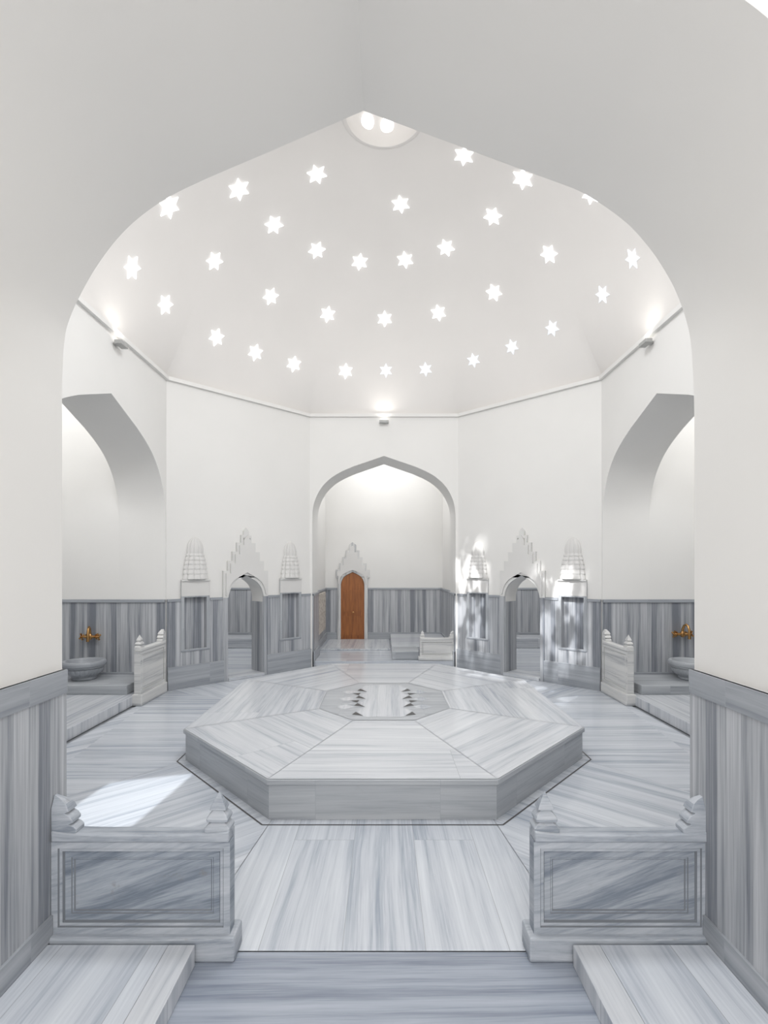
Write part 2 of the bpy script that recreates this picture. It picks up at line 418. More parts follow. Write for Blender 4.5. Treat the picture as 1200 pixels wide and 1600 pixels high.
    link('crown', plate_mesh('crown', ol, [], (0,-.001,0), (1,0,0), (0,-1,0), .05, 'V'), M_CROWN, e, bevel=.004)
    for q in (-1, 1):
        a2, b2 = sorted((q*DHW, q*.435))
        link('jamb', box_mesh('jamb', a2, b2, -.052, -.001, 0.001, 1.42, 'V'), M_DADO, e, bevel=.004)
    st2 = [(max(a-.04, 0), b-.045) for a, b in st[1:-1] if a > .06]+[(.06, 2.42), (0,2.50)]
    hB = [q for q in half_arch(DHW+.03, 1.35, 1.85) if q[1] > 1.46]
    up = [(.395, 1.45)]+st2+[(-a, b) for a, b in reversed(st2[:-1])]+[(-.395, 1.45)]+[(-a, b) for a, b in hB[:-1]]+[(0, 1.85)]+list(reversed(hB[:-1]))
    link('crown_relief', plate_mesh('crown_relief', up, [], (0,-.051,0), (1,0,0), (0,-1,0), .03, 'V'), M_HOOD, e, bevel=.004)
    link('threshold', box_mesh('threshold', -DHW+.003, DHW-.003, -.08, .35, .001, .05, 'H'), M_TOP, e, bevel=.004)
    for q in (-1, 1):
        a, b = sorted((q*(DHW-.012), q*(DHW-.001)))
        link('jamb_lining', box_mesh('jamb_lining', a, b, -.02, .36, .05, 1.32), M_DADO, e)
    a, b = sorted((s*1.66, s*5.2))
    struct_box('wall_%s_cell_back' % sd, a, b, YB, YB+.15, 0, 3.6)
    cp = [(s*1.66, 10.3), (s*1.8, 10.3), (s*3.9, 8.35), (s*3.9, 8.17), (s*5.2, 8.17), (s*5.2, YB), (s*1.66, YB)]
    link('ceiling_%s_cell' % sd, plate_mesh('cc', cp, [], (0,0,3.6), (1,0,0), (0,0,1), .1, Vv=Vector((0,1,0))), M_WALL, kind='structure')
    c0, c1 = sorted((s*5.2, s*5.35))
    struct_box('wall_%s_cell_side' % sd, c0, c1, 8.17, YB+.15, 0, 3.6)
    dado((s*1.66, YB), (s*5.2, YB), (0,-1))
    dado((s*1.66, 10.8), (s*1.66, YB), (s,0))
    bx0, bx1 = sorted((s*2.35, s*5.15))
    link('stone_bench', box_mesh('stone_bench', bx0, bx1, 12.4, YB-.05, 0.0, .24, 'H'), M_TOP, label='low grey marble step bench along the cell wall', cat='bench', bevel=.01)

# --- cornice and dome
oct_pts = [C[-1], C[1], D[1], E[1], Fc[1], Fc[-1], E[-1], D[-1]]
CY = 6.3
def oct_r(ang):
    d = Vector((math.cos(ang), math.sin(ang))); best = 9
    for i in range(8):
        a = Vector(oct_pts[i])-Vector((0, CY)); b = Vector(oct_pts[(i+1) % 8])-Vector((0, CY))
        e = b-a; den = d.x*e.y-d.y*e.x
        if abs(den) < 1e-9: continue
        t = (a.x*e.y-a.y*e.x)/den; u = (a.x*d.y-a.y*d.x)/den
        if t > 0 and -1e-6 <= u <= 1+1e-6: best = min(best, t)
    return best
angs = sorted(set([i*2*math.pi/160 for i in range(160)]+[round(math.atan2(y-CY, x) % (2*math.pi), 6) for x, y in oct_pts]))
n = len(angs)
RO = .5; DH = 2.62
phis = [0, .03, .06]+[.06+(i/32)*(math.acos(RO/3.5)-.06) for i in range(1, 33)]
vs = []; fs = []
for ph in phis:
    t = ph/phis[-1]; bl = min(1, t/.34); bl = 1-(1-bl)**2.4
    for a in angs:
        ro = oct_r(a)+.03
        rc = 1/math.sqrt((math.cos(a)/3.42)**2+(math.sin(a)/3.62)**2)
        r = (ro*(1-bl)+rc*bl)*math.cos(ph)
        if ph == phis[-1]: r = RO
        elif t > .8:
            f = (t-.8)/.2; r = r*(1-f)+(3.5*math.cos(ph))*f
        vs.append((math.cos(a)*r, CY+math.sin(a)*r, ZC+DH*math.sin(ph)))
for j in range(len(phis)-1):
    for i in range(n):
        fs.append((j*n+i, j*n+(i+1) % n, (j+1)*n+(i+1) % n, (j+1)*n+i))
bvh = BVHTree.FromPolygons([Vector(v) for v in vs], fs)
me = bpy.data.meshes.new('dome'); me.from_pydata(vs, [], fs); me.update(); finish(me, True, 60)
dome = link('ceiling', me, M_DOME, kind='structure')
ZT = ZC+DH*math.sin(phis[-1])
def ring(name, rin, rout, z0, z1, mat):
    v = []; f = []
    for (x, y) in oct_pts:
        d = Vector((x, y-CY)); L0 = d.length; dn = d.normalized()
        for off, z in ((rin, z0), (rin, z1), (rout, z1), (rout, z0)):
            q = dn*(L0+off); v.append((q.x, CY+q.y, z))
    for i in range(8):
        j = (i+1) % 8
        for c in range(4):
            f.append((i*4+c, j*4+c, j*4+(c+1) % 4, i*4+(c+1) % 4))
    m = bpy.data.meshes.new(name); m.from_pydata(v, [], f); m.update(); finish(m, False); boxuv(m)
    return link(name, m, mat, kind='structure')
nt[0] += 1; ring('trim_%d' % nt[0], -.055, .06, ZC-.055, ZC+.004, M_WALL)
# oculus
oc = empty('roof_oculus', (0, CY, ZT), 0, 'round white roof lantern with circular glass lights', 'skylight')
capp = [(RO+.03,-.015),(RO,-.03),(RO-.025,-.03),(RO-.035,-.01),(RO-.04,.10)]+[((RO-.04)*math.cos(t*math.pi/20), .10+.34*math.sin(t*math.pi/20)) for t in range(1, 10)]+[(.004,.44)]
cm = lathe_mesh('drum', capp, 64)
cb = BVHTree.FromPolygons([v.co.copy() for v in cm.vertices], [tuple(p.vertices) for p in cm.polygons])
link('drum', cm, M_DOME, oc)
cam0 = Vector((0, 0, CH))
org = cam0-Vector((0, CY, ZT))
pos = []
for (px, py) in ((574,189),(605,198)):
    d = Vector(((px-600)/F, 1, (HZ-py)/F)).normalized()
    hit, nr, _, dd = cb.ray_cast(org, d)
    while hit is not None:
        last = (hit.copy(), nr.copy()); hit, nr, _, dd = cb.ray_cast(hit+d*.01, d)
    pos.append(last)
a_0 = math.atan2(pos[0][0].y, pos[0][0].x); a_1 = math.atan2(pos[1][0].y, pos[1][0].x)
rr = (Vector(pos[0][0].xy).length+Vector(pos[1][0].xy).length)/2; zz = (pos[0][0].z+pos[1][0].z)/2
da = abs(a_0-a_1); cnt = max(4, min(9, round(2*math.pi/da)))
for i in range(cnt):
    a = a_1+(a_0-a_1)*i if i < 2 else a_0+(a_0-a_1)/da*(2*math.pi-da)/(cnt-1)*(i-1)
    dm = lathe_mesh('glass_light', [(.085,.0),(.085,.02),(.07,.026),(.001,.028)], 28)
    nv = Vector((-math.cos(a)*.8, -math.sin(a)*.8, -.6)).normalized()
    mt = nv.to_track_quat('Z', 'Y').to_matrix().to_4x4(); mt.translation = Vector((math.cos(a)*rr, math.sin(a)*rr, zz))
    dm.transform(mt); link('glass_light', dm, M_GLOW, oc)
# stars
stars = [(264,322,1.15),(373,296,1.12),(495,272,1.02),(725,243,1.0),(817,279,1.08),(923,303,.95),(428,351,1.03),(626,319,1),(770,338,1),(206,418,1.08),(335,408,1),(495,391,1),(562,409,1),(633,406,1),(697,387,1),(858,397,1),(989,404,.95),(258,476,1),(423,463,1),(512,491,1),(601,498,1),(685,489,1),(772,457,1),(942,460,.92),(338,527,1),(399,551,1),(459,569,1),(540,580,1),(603,579,.95),(665,577,.95),(740,563,.92),(800,542,.92),(863,513,.92)]
sv = []
for i in range(12):
    r = .165 if i % 2 == 0 else .083
    a = math.pi/2+i*math.pi/6
    sv.append((math.cos(a)*r, math.sin(a)*r))
star_cache = {}
for (px, py, scl) in stars:
    d = Vector(((px-600)/F, 1, (HZ-py)/F)).normalized()
    hit, nrm, _, _ = bvh.ray_cast(cam0, d)
    if hit is None: continue
    if nrm.dot(d) > 0: nrm = -nrm
    zup = Vector((0, 0, 1)); up = (zup-nrm*zup.dot(nrm)).normalized(); rt = up.cross(nrm).normalized()
    dim = (px > 600 and py > 540) or (px > 840 and py > 500) or (px > 920 and py > 380)
    key = 'dim' if dim else 'br'
    if key not in star_cache:
        v = [(x, y, .018) for x, y in sv]+[(x, y, -.006) for x, y in sv]
        f = [tuple(range(12)), tuple(reversed(range(12, 24)))]+[(i, (i+1) % 12, 12+(i+1) % 12, 12+i) for i in range(12)]
        m = bpy.data.meshes.new('star_skylight'); m.from_pydata(v, [], f); m.update(); finish(m, False); m.materials.append(M_GLOW2 if dim else M_GLOW)
        star_cache[key] = m
    o = bpy.data.objects.new('star_skylight', star_cache[key]); COL.objects.link(o)
    mt = Matrix((rt, up, nrm)).transposed().to_4x4(); mt.translation = hit
    o.matrix_world = mt @ Matrix.Scale(scl*.85, 4)
    o['label'] = 'softly glowing six-pointed star skylight in the dome' if dim else 'bright six-pointed star skylight in the white dome'
    o['category'] = 'skylight'; o['group'] = 'star skylights in the dome'

# ------------------------------------------------------------ floor
G = [(-.885, 3.87), (.865, 3.87), (2.02, 5.15), (2.02, 7.4), (.9, 8.65), (-.9, 8.65), (-2.0, 7.4), (-2.0, 5.1)]
room = [(-1.0, 2.55), (.98, 2.55), (3.0, 3.9), (3.45, 8.0), (1.5, 10.02), (-1.5, 10.02), (-3.45, 8.0), (-3.0, 3.9)]
FV = []; FF = []; FUV = []; FM = []
def ff(pts, along, mi, z=0, shrink=.0016):
    P = [Vector((p[0], p[1])) for p in pts]; c = sum(P, Vector((0, 0)))/len(P)
    al = Vector(along).normalized(); ac = Vector((-al.y, al.x)); b = len(FV)
    for p in P:
        q = p-(p-c).normalized()*shrink*1.5; FV.append((q.x, q.y, z)); FUV.append((p.dot(al)+7.3*8*len(FF)+3.6, p.dot(ac)+.42*2*4*len(FF)+.21))
    FF.append(tuple(range(b, b+len(P)))); FM.append(mi)
ff([(-6.3,-3),(6.3,-3),(6.3,13.2),(-6.3,13.2)], (0,1), 2, -.012, 0)
for i in range(8):
    j = (i+1) % 8
    a0, a1 = Vector(G[i]), Vector(G[j]); e = (a1-a0).normalized()
    cc = Vector((0, 6.27))
    q0 = a0+(cc-a0)*.05; q1 = a1+(cc-a1)*.05
    ff([q0, q1, room[j], room[i]], (e.y, -e.x), 0)
ff([(.98,2.55),(1.8,2.55),(3.45,4.2),(3.45,8.0),(3.0,3.9)], (1,-1), 0)
ff([(-.998,2.55),(-3.0,3.9),(-3.45,8.0),(-3.45,4.2),(-1.8,2.55)], (-1,-1), 0)
ff([(-1.7,-3),(1.7,-3),(1.7,2.545),(-1.7,2.545)], (1,0), 1)
for s in (-1, 1):
    ff([(s*1.66,8.17),(s*5.2,8.17),(s*5.2,YB),(s*1.66,YB)], (1,0), 0, -.003)
me = bpy.data.meshes.new('floor'); me.from_pydata(FV, [], FF); me.update()
uv = me.uv_layers.new(name='UVMap')
for lp in me.loops: uv.data[lp.index].uv = FUV[lp.vertex_index]
for p, mi in zip(me.polygons, FM):
    p.material_index = mi
fo = link('floor', me, [M_FLOOR, M_THR, M_GROUT], kind='structure', recenter=False)
bm = bmesh.new(); bm.from_mesh(me)
for f in bm.faces:
    if f.normal.z < 0: f.normal_flip()
bm.to_mesh(me); bm.free()

link('floor_far_niche', box_mesh('f', -1.5, 1.5, 10.06, YB, 0, .10, 'H'), M_FLOOR, kind='structure', bevel=.006)
for s in (-1, 1):
    a, b = sorted((s*3.5, s*6.2))
    link('floor_%s_niche' % side[s], box_mesh('f', a, b, 4.85, 7.99, 0, .14, 'V'), M_TOP, kind='structure', bevel=.01)
    a, b = sorted((s*3.62, s*6.2))
    link('stone_ledge', box_mesh('stone_ledge', a, b, 7.2, 7.96, .14, .27, 'H'), M_SIDE, label='low grey marble ledge carrying the wash basin', cat='ledge', bevel=.01)
    a, b = sorted((s*.905, LX+.034 if s < 0 else RX-.034))
    e = empty('stone_platform', ((a+b)/2, 1.6, 0), 0, 'low marble step platform beside the wainscot', 'step', 'low entrance platforms')
    a -= e.location.x; b -= e.location.x
    if s < 0: a2, b2, c2, d2 = a, b-.13, b-.13, b
    else: a2, b2, c2, d2 = a+.13, b, a, a+.13
    link('slab', box_mesh('slab', a2, b2, -3.0, .855, .001, .1, 'V'), M_FLOOR, e)
    link('border', box_mesh('border', c2+.001, d2-.001, -3.0, .855, .001, .102, 'V'), M_TOP, e, bevel=.004)

link('stone_bench', box_mesh('stone_bench', .16, 1.45, 10.90, YB-.05, .10, .27, 'H'), M_TOP, label='raised grey marble bench platform by the wall', cat='bench', bevel=.012)
link('stone_bench', box_mesh('stone_bench', .16, .70, 10.22, 10.88, .10, .27, 'H'), M_SIDE, label='small grey marble step block beside carved partition', cat='bench', bevel=.012)
link('stone_step', box_mesh('stone_step', -1.45, .14, 11.4, YB-.09, .10, .135, 'V'), M_TOP, label='thin marble step before the wooden door', cat='step', bevel=.006)

# ------------------------------------------------------------ central platform
H = .314
pl = empty('heated_platform', (0, 6.27, 0), 0, 'large octagonal grey-white marble belly stone platform', 'platform')
Gc = Vector((0, 6.27))
def scaled(k, off=0):
    out = []
    for p in G:
        q = (Vector(p)-Gc)*k; out.append((q.x, q.y))
    return out
def prism(name, poly, z0, z1, cap=True):
    n = len(poly); vs = [(x, y, z0) for x, y in poly]+[(x, y, z1) for x, y in poly]
    fs = [tuple(range(n)), tuple(range(n, 2*n))]+[(i, (i+1) % n, n+(i+1) % n, n+i) for i in range(n)]
    m = bpy.data.meshes.new(name); m.from_pydata(vs, [], fs); m.update(); finish(m, False)
    uv = m.uv_layers.new(name='UVMap')
    for p in m.polygons:
        for li in p.loop_indices:
            c = m.vertices[m.loops[li].vertex_index].co
            t = Vector((-p.normal.y, p.normal.x)); uv.data[li].uv = (c.x*t.x+c.y*t.y+.42+p.index*1.3, c.z+.3)
    return m
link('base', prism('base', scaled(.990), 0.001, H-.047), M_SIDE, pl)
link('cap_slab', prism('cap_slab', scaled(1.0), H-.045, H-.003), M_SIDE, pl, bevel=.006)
vs = []; fs = []; uvs = []; fmi = []
def tf(pts, al, sh=.0055, z=H, mi=0):
    P = [Vector(p) for p in pts]; c = sum(P, Vector((0, 0)))/len(P); b = len(vs); al = Vector(al).normalized(); ac = Vector((-al.y, al.x))
    o_ = P[0].dot(ac)
    for p in P:
        q = p-(p-c).normalized()*sh; vs.append((q.x, q.y, z)); uvs.append((p.dot(al)+4.1*6*(len(fs)+1)+2.0, p.dot(ac)-o_+.62*2*(len(fs)+3)))
    fs.append(tuple(range(b, b+len(P)))); fmi.append(mi)
o1 = scaled(.997); o2 = scaled(.37)
for i in range(8):
    j = (i+1) % 8
    e = Vector(o1[j])-Vector(o1[i]); tf([o1[i], o1[j], o2[j], o2[i]], e)
o3 = scaled(.367)
tf(o3, (1, 0), mi=1, sh=.002)
me = bpy.data.meshes.new('top'); me.from_pydata(vs, [], fs); me.update()
uv = me.uv_layers.new(name='UVMap')
for lp in me.loops: uv.data[lp.index].uv = uvs[lp.vertex_index]
for p, mi in zip(me.polygons, fmi): p.material_index = mi
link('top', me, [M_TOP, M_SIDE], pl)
def flat(nm, polys, z, mat):
    V = []; Fs = []
    for pts in polys:
        b = len(V); V.extend([(x, y, z) for x, y in pts]); Fs.append(tuple(range(b, b+len(pts))))
    me = bpy.data.meshes.new(nm); me.from_pydata(V, [], Fs); me.update(); boxuv(me); return link(nm, me, mat, pl)
flat('white_inlay', [[(-.22,-.76),(.22,-.76),(.31,-.55),(.22,-.36),(.31,-.18),(.22,0),(.31,.18),(.22,.36),(.31,.55),(.22,.76),(-.22,.76),(-.31,.55),(-.22,.36),(-.31,.18),(-.22,0),(-.31,-.18),(-.22,-.36),(-.31,-.55)]], H+.0012, M_TOP)
for sg in (-1, 1):
    for cy in (-.55, -.18, .18, .55):
        flat('black_inlay', [[(sg*.315, cy-.012), (sg*.225, cy-.17), (sg*.35, cy-.12)]], H+.0020, M_BLACK)
        if abs(cy) < .5: flat('black_inlay', [[(sg*.32, cy+.012), (sg*.30, cy+.13), (sg*.40, cy+.10)]], H+.0020, M_BLACK)
    for cy in (-.36, 0, .36):
        flat('white_inlay', [[(sg*.34, cy), (sg*.45, cy-.11), (sg*.56, cy), (sg*.45, cy+.11)]], H+.0016, M_TOP)
v = []; f = []
for k1, z in ((1.022, .002), (1.028, .002)):
    v += [(x, y+6.27, z) for x, y in scaled(k1)]
f = [(i, (i+1) % 8, 8+(i+1) % 8, 8+i) for i in range(8)]
me = bpy.data.meshes.new('drain_channel'); me.from_pydata(v, [], f); me.update()
link('drain_channel', me, M_DARK, label='narrow dark drain slot around the octagonal platform', cat='drain')

# ------------------------------------------------------------ carved partitions
def rrect(x0, x1, y0, y1, z, bm, n=32, p=16.0):
    cx, cy, a, b = (x0+x1)/2, (y0+y1)/2, (x1-x0)/2, (y1-y0)/2
    out = []
    for i in range(n):
        t = 2*math.pi*(i+.5)/n; c, s_ = math.cos(t), math.sin(t)
        out.append(bm.verts.new((cx+a*math.copysign(abs(c)**(2/p), c), cy+b*math.copysign(abs(s_)**(2/p), s_), z)))
    return out
FPROF = [(.058,.0),(.062,.006),(.062,.020),(.050,.034),(.037,.042),(.035,.046),(.052,.052),(.054,.064),(.046,.080),(.029,.096),(.027,.100),(.040,.106),(.036,.122),(.026,.140),(.015,.160),(.002,.186)]
WPROF = [(.120,.0),(.124,.006),(.124,.020),(.110,.034),(.088,.042),(.086,.046),(.106,.052),(.107,.064),(.094,.082),(.070,.096),(.068,.100),(.086,.106),(.080,.124),(.068,.140),(.044,.158),(.004,.176)]
def partition(loc, rot, L, h, t, mat, wall_end, label, ph=.12, pd=None, fs_=1.0, edge=None, groove=None, streak='D', zb=.001, insets=None):
    pd = pd or t
    edge = edge or mat
    e = empty('carved_partition', loc, rot, label, 'stone bench', 'carved marble partitions')
    link('plinth', box_mesh('plinth', -(0 if wall_end == 'L' else .03), L+(0 if wall_end == 'R' else .03), -.03, pd+.02, zb, ph, 'H'), edge, e, bevel=.012)
    bm = bmesh.new()
    bmesh.ops.create_cube(bm, size=1, matrix=Matrix.Translation((L/2, t/2, (h-.045+ph)/2)) @ Matrix.Diagonal((L, t, h-.045-ph, 1)))
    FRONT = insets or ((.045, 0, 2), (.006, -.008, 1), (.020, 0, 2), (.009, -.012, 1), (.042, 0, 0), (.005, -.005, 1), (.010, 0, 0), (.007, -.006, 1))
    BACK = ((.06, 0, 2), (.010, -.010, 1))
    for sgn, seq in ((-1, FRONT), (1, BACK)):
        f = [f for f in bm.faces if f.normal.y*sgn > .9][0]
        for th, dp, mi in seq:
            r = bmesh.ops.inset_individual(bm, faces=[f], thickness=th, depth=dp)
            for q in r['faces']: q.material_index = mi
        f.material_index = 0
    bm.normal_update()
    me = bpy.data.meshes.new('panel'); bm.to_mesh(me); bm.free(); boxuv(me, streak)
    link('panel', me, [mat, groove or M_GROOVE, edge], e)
    nn_ = 24; top = []
    for i in range(nn_+1):
        u = .003+(L-.006)*i/nn_; q = abs(2*i/nn_-1)
        top.append((u, h+.006*q*q-.012*(1-q**6)+.006))
    ol = [(.003, h-.045)]+[(L-.003, h-.045)]+list(reversed(top))
    link('top_rail', plate_mesh('top_rail', ol, [], (0,-.010,0), (1,0,0), (0,1,0), t+.014, 'H'), edge, e, bevel=.008)
    for endn in ('L', 'R'):
        bm = bmesh.new(); rings = []
        for hw, z in (WPROF if endn == wall_end else FPROF):
            hw *= fs_; z *= fs_
            if endn == wall_end:
                u0, u1 = 0, hw
                if endn == 'R': u0, u1 = L-u1, L
                q = max(0, z-.12*fs_)*.5
                v0, v1 = -.004+q, t-q
            else:
                cx = .066*fs_ if endn == 'L' else L-.066*fs_
                u0, u1 = cx-hw, cx+hw; vw = min(pd/2, hw*.8); v0, v1 = pd/2-vw, pd/2+vw
            rings.append(rrect(u0, u1, v0, v1, h-.004+z, bm))
        m_ = len(rings[0])
        for j in range(len(rings)-1):
            for q in range(m_): bm.faces.new((rings[j][q], rings[j][(q+1) % m_], rings[j+1][(q+1) % m_], rings[j+1][q]))
        bm.faces.new(rings[0]); bm.faces.new(rings[-1])
        link('finial', bm_to_mesh(bm, 'finial', 26, 'H'), edge, e)
    if pd > t+.02:
        cx = .065 if wall_end == 'R' else L-.065
        link('post_block', box_mesh('post_block', cx-.063, cx+.063, t-.002, pd-.004, ph, h-.006, 'V'), edge, e, bevel=.006)
    return e
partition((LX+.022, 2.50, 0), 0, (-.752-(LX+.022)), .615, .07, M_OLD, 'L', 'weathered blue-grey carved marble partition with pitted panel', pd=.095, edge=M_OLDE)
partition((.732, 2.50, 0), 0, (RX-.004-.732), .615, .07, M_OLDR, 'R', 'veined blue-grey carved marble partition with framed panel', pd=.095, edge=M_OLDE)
INS = ((.07, 0, 0), (.010, -.010, 1), (.03, 0, 0), (.008, .006, 0))
partition((-3.40, 7.15, .0), math.pi/2, .82, .80, .09, M_OLDL, 'R', 'white streaked carved marble partition at the niche edge', streak='H', insets=INS, ph=.16, groove=M_EDGEL)
partition((3.40, 7.97, .0), -math.pi/2, .82, .80, .09, M_OLDL, 'L', 'white stained carved marble partition at the niche edge', streak='H', insets=INS, ph=.16, groove=M_EDGEL)
partition((.71, 10.12, .10), 0, .68, .45, .10, M_OLDL, 'R', 'small pale carved marble partition before the bench', ph=.08, fs_=.8, streak='H', groove=M_EDGEL, insets=((.05, 0, 0), (.012, -.012, 1), (.02, 0, 0), (.010, .006, 1)))

# ------------------------------------------------------------ basins and taps
def basin(loc, mat, lab):
    p = [(.001,0),(.15,0),(.165,.015),(.16,.04),(.175,.06),(.21,.08),(.245,.12),(.262,.165),(.250,.172),(.250,.180),(.275,.19),(.272,.205),(.288,.213),(.295,.235),(.292,.262),(.28,.28),(.245,.28),(.235,.265),(.22,.2),(.17,.12),(.08,.09),(.001,.085)]
    me = lathe_mesh('wash_basin', p, 144, flute=lambda a, z: 1-.035*(1-abs(math.sin(a*12)))**1.5 if (.05 < z < .166) else 1)
    boxuv(me, 'H')
    me.transform(Matrix.Translation(loc))
    link('wash_basin', me, mat, label=lab, cat='basin', group='marble wash basins')
basin((-4.46, 7.62, .271), M_BASE, 'round dark grey fluted marble wash basin on a ledge'); basin((4.56, 7.62, .271), M_SIDE, 'round pale grey fluted marble wash basin on a ledge')
def tap(loc):
    e = empty('brass_tap', loc, 0, 'polished brass wall-mounted mixer tap with swan spout', 'tap', 'brass taps')
    bm = bmesh.new()
    tube_bm(bm, [(-.085,-.06,0),(.085,-.06,0)], .022)
    for x in (-.075, .075):
        tube_bm(bm, [(x,.012,0),(x,-.012,0)], .036, 16); tube_bm(bm, [(x,-.01,0),(x,-.06,0)], .014)
    tube_bm(bm, [(0,-.06,-.045),(0,-.06,-.03),(0,-.06,0),(0,-.06,.03),(0,-.06,.045)], [.018,.03,.034,.03,.022], 14)
    link('body', bm_to_mesh(bm, 'body'), M_BRASS, e)
    bm = bmesh.new()
    pts = [(0,-.06,.02),(0,-.065,.08),(.01,-.085,.135),(.02,-.12,.155),(.03,-.155,.135),(.035,-.175,.08),(.035,-.18,.0),(.035,-.18,-.06)]
    tube_bm(bm, pts, [.022,.020,.018,.017,.017,.018,.020,.023])
    link('spout', bm_to_mesh(bm, 'spout'), M_BRASS, e)
    for x in (-1, 1):
        bm = bmesh.new(); c = x*.13
        tube_bm(bm, [(x*.08,-.06,0),(c,-.06,0),(c+x*.02,-.06,0)], [.014,.018,.010])
        for a in (0, math.pi/2):
            dy_, dz = math.cos(a+.4)*.055, math.sin(a+.4)*.055
            tube_bm(bm, [(c,-.06-dy_,-dz),(c,-.06-dy_*.5,-dz*.5),(c,-.06,0),(c,-.06+dy_*.5,dz*.5),(c,-.06+dy_,dz)], [.016,.010,.012,.010,.016], 10)
        link('handle', bm_to_mesh(bm, 'handle'), M_BRASS, e)
tap((-4.55, 7.983, .86)); tap((4.62, 7.983, .90))

# ------------------------------------------------------------ wooden door + surround
DX = -.80
e = empty('door_surround', (DX, YB, .10), 0, 'white stepped marble surround framing a wooden door', 'door surround', 'stepped marble door surrounds')
hA = half_arch(.30, 1.35, 1.74)
st = [(.43,1.60),(.43,1.80),(.35,1.80),(.35,1.96),(.26,1.96),(.26,2.12),(.17,2.12),(.17,2.29),(.09,2.29),(.09,2.43),(0,2.50)]
ol = [(.385, .001), (.385, 1.58)]+st+[(-a, b) for a, b in reversed(st[:-1])]+[(-.385, 1.58), (-.385, .001), (-.30, .001)]+[(-a, b) for a, b in hA[:-1]]+[(0, 1.74)]+list(reversed(hA[:-1]))+[(.30, .001)]
link('frame', plate_mesh('frame', ol, [], (0,-.002,0), (1,0,0), (0,-1,0), .07, 'V'), M_OLDL, e, bevel=.004)
st2 = [(.39,1.76),(.31,1.76),(.31,1.91),(.22,1.91),(.22,2.07),(.13,2.07),(.13,2.24),(.05,2.24),(.05,2.37),(0,2.41)]
hB = half_arch(.335, 1.44, 1.79)
up = [(.39,1.64),(.36,1.64),(.36,1.44)][::-1]+st2+[(-a, b) for a, b in reversed(st2[:-1])]+[(-.39,1.64),(-.36,1.64),(-.36,1.44)]+[(-a, b) for a, b in hB[:-1]]+[(0,1.79)]+list(reversed(hB[:-1]))
link('crown_relief', plate_mesh('crown_relief', up, [], (0,-.073,0), (1,0,0), (0,-1,0), .03, 'V'), M_HOOD, e)
hD = half_arch(.297, 1.35, 1.732)
ol = [(.297, 0)]+hD+[(-a, b) for a, b in reversed(hD[:-1])]+[(-.297, 0)]
me = plate_mesh('door', ol, [], (DX, YB-.005, .101), (1,0,0), (0,-1,0), .03, 'V')
door = link('door_1', me, M_WOOD, kind='structure')
me.update()
def dpart(nm, me, mat):
    o = bpy.data.objects.new(nm, me); me.materials.append(mat); COL.objects.link(o); o.parent = door
    me.transform(Matrix.Translation(Vector((DX, YB, .10))-Vector(door.location))); return o
for z0, z1 in ((.12, .62), (.72, 1.28)):
    for x0, x1 in ((-.25, -.03), (.03, .25)):
        dpart('door_panel', box_mesh('door_panel', x0, x1, -.048, -.036, z0, z1), M_WOOD)
bm = bmesh.new(); tube_bm(bm, [(.02,-.035,.72),(.02,-.075,.72)], .018); dpart('door_knob', bm_to_mesh(bm, 'door_knob'), M_BRASS)

link('carved_stone_panel', box_mesh('carved_stone_panel', -1.476, -1.43, 11.05, 12.55, .45, 1.36), M_STONE, label='mottled beige carved stone relief panel on the wall', cat='relief', bevel=.01)

# ------------------------------------------------------------ wall lamps
def wlamp(loc, rot):
    e = empty('wall_lamp', loc, rot, 'small white box uplight mounted below the cornice', 'lamp', 'cornice uplights')
    link('housing', box_mesh('housing', -.09, .09, -.13, -.04, -.025, .025), M_LAMP, e, bevel=.006)
    link('bracket', box_mesh('bracket', -.03, .03, -.045, -.001, -.018, .018), M_LAMP, e, bevel=.004)
    link('lens', box_mesh('lens', -.075, .075, -.12, -.05, .018, .0255), M_LENS, e)
    ld = bpy.data.lights.new('uplight', 'SPOT'); ld.energy = 4.0; ld.spot_size = math.radians(150); ld.spot_blend = 1; ld.shadow_soft_size = .05; ld.color = (1,.96,.9)
    lo = bpy.data.objects.new('uplight', ld); COL.objects.link(lo); lo.parent = e; lo.location = (0,-.14,.07); lo.rotation_euler = (math.radians(180), 0, 0)
wlamp((0, 10.0, 4.76), 0)
wlamp((-3.42, 6.50, 4.76), math.pi/2)
wlamp((3.42, 6.53, 4.79), -math.pi/2)

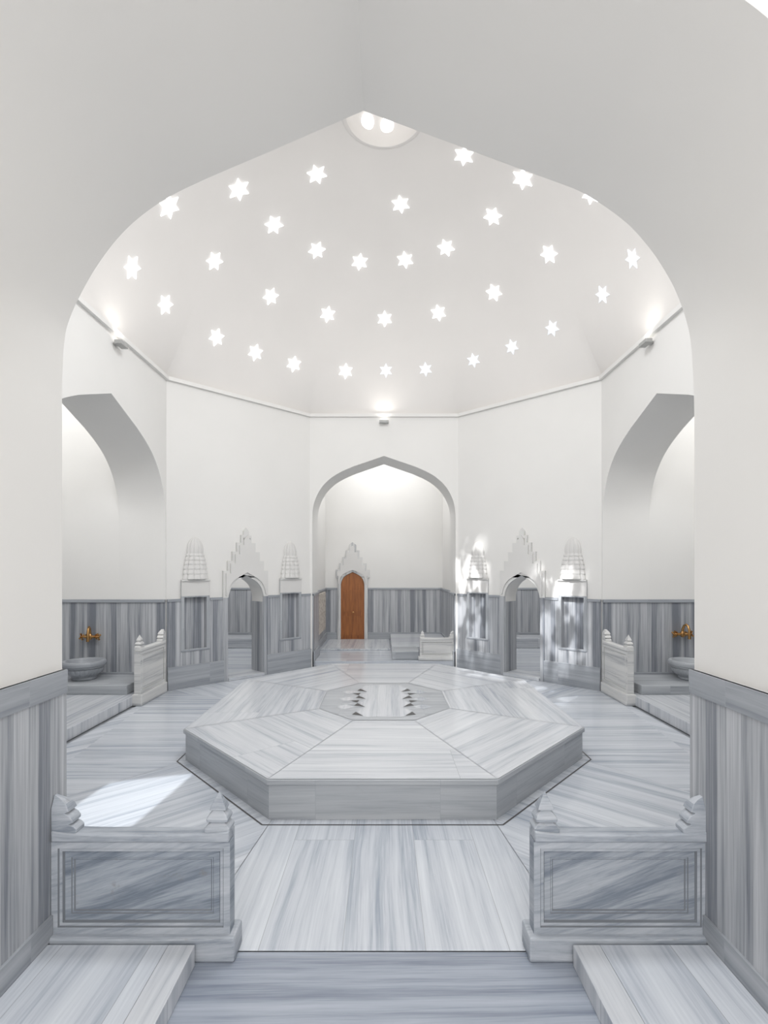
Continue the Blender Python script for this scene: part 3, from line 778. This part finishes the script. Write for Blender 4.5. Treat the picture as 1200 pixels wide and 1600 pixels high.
# ------------------------------------------------------------ lights
def area(loc, tgt, sx, sy, en, col=(1,1,1)):  # unseen fill lights, added to brighten dome, vault, niches and cells
    ld = bpy.data.lights.new('area', 'AREA'); ld.shape = 'RECTANGLE'; ld.size = sx; ld.size_y = sy; ld.energy = en; ld.color = col
    o = bpy.data.objects.new('fill_light', ld); COL.objects.link(o); o.location = loc
    o.rotation_euler = (Vector(tgt)-Vector(loc)).to_track_quat('-Z', 'Y').to_euler(); return o
def beam(loc, tgt, deg, en, ax, ay, col=(1,1,1), shear=0, noise=None, soft=.2, roll=0, r=.02):
    """sun beam through a roof opening, shaped by a mask in the lamp's own nodes"""
    ld = bpy.data.lights.new('sunbeam', 'SPOT'); ld.spot_size = math.radians(deg); ld.spot_blend = .3; ld.energy = en; ld.color = col; ld.shadow_soft_size = r
    o = bpy.data.objects.new('sunbeam', ld); COL.objects.link(o); o.location = loc
    q = (Vector(tgt)-Vector(loc)).to_track_quat('-Z', 'Y'); o.rotation_mode = 'QUATERNION'
    o.rotation_quaternion = q @ Matrix.Rotation(roll, 3, 'Z').to_quaternion()
    ld.use_nodes = True; N = ld.node_tree.nodes; L = ld.node_tree.links
    em = N.get('Emission') or N.new('ShaderNodeEmission')
    tc = N.new('ShaderNodeTexCoord'); sp = N.new('ShaderNodeSeparateXYZ'); L.new(tc.outputs['Normal'], sp.inputs[0])
    def mt(op, a, b=None, cl=False):
        x = N.new('ShaderNodeMath'); x.operation = op; x.use_clamp = cl
        for i, v in enumerate((a, b)):
            if v is None: continue
            if isinstance(v, (int, float)): x.inputs[i].default_value = v
            else: L.new(v, x.inputs[i])
        return x.outputs[0]
    z = mt('ABSOLUTE', sp.outputs[2]); x = mt('DIVIDE', sp.outputs[0], z); y = mt('DIVIDE', sp.outputs[1], z)
    xs = mt('ADD', x, mt('MULTIPLY', y, shear))
    def edge(v, a): return mt('MULTIPLY', mt('SUBTRACT', 1.0, mt('DIVIDE', mt('ABSOLUTE', v), a)), 1/soft, True)
    m = mt('MULTIPLY', edge(xs, ax), edge(y, ay))
    if noise:
        c = N.new('ShaderNodeCombineXYZ'); L.new(mt('MULTIPLY', x, noise[0]), c.inputs[0]); L.new(mt('MULTIPLY', y, noise[1]), c.inputs[1]); c.inputs[2].default_value = noise[2]
        nn = N.new('ShaderNodeTexNoise'); nn.inputs['Scale'].default_value = 1; nn.inputs['Detail'].default_value = 2; L.new(c.outputs[0], nn.inputs['Vector'])
        m = mt('MULTIPLY', m, mt('MULTIPLY', mt('SUBTRACT', nn.outputs['Fac'], noise[3]), 8., True))
    L.new(m, em.inputs['Strength'])
    return o
k_ = 1.12
area((0, 4.1, 6.35), (0, 7.2, 0), 2.6, 1.2, 122*k_, (.95,.975,1))
area((0, 2.75, 4.95), (0, 8.0, 6.0), 2.6, .5, 48*k_, (1,.975,.945))
area((0, -1.6, 4.2), (0, 2.6, 1.2), 3.0, 1.8, 72*k_, (.98,.985,1))
area((0, -2.4, 1.7), (0, 2.6, 3.4), 3.6, 2.6, 80*k_, (1,.97,.93))
area((0, 12.0, 5.1), (0, 12.0, 0), 1.8, 1.2, 44)
for s in (-1, 1):
    area((s*5.1, 6.4, 5.1), (s*5.1, 6.4, 0), 1.4, 2.2, 46)
    area((s*3.4, 11.6, 3.4), (s*3.4, 11.6, 0), 1.2, 1.0, 44)
beam((-1.6, 4.0, 6.4), (1.62, 9.75, 1.35), 26, 4200, .060, .13, noise=(45, 22, 3.1, .45), soft=.5)
beam((-1.0, 4.2, 6.5), (2.85, 8.5, 1.15), 24, 4200, .075, .10, noise=(40, 24, 7.7, .45), soft=.5)
beam((-1.0, 4.2, 6.5), (2.0, 7.9, .2), 26, 2600, .13, .07, noise=(34, 30, 1.7, .46), soft=.5)
beam((-.2, 4.0, 6.3), (-2.15, 4.18, 0), 26, 1350, .080, .050, (.93,.97,1), shear=.45, soft=.12, r=.01)

w = bpy.data.worlds.new('World'); SC.world = w; w.use_nodes = True
w.node_tree.nodes['Background'].inputs[0].default_value = (.9,.93,1,1); w.node_tree.nodes['Background'].inputs[1].default_value = .6

cd = bpy.data.cameras.new('camera'); cam = bpy.data.objects.new('camera', cd); COL.objects.link(cam)
cam.location = (0, 0, CH); cam.rotation_euler = (math.pi/2, 0, 0)
cd.sensor_fit = 'HORIZONTAL'; cd.sensor_width = 24; cd.lens = F/1200*24; cd.shift_y = (HZ-800)/1200
cd.clip_start = .05
SC.camera = cam
SC.view_settings.view_transform = 'Standard'
SC.view_settings.look = 'None'
SC.view_settings.exposure = 0
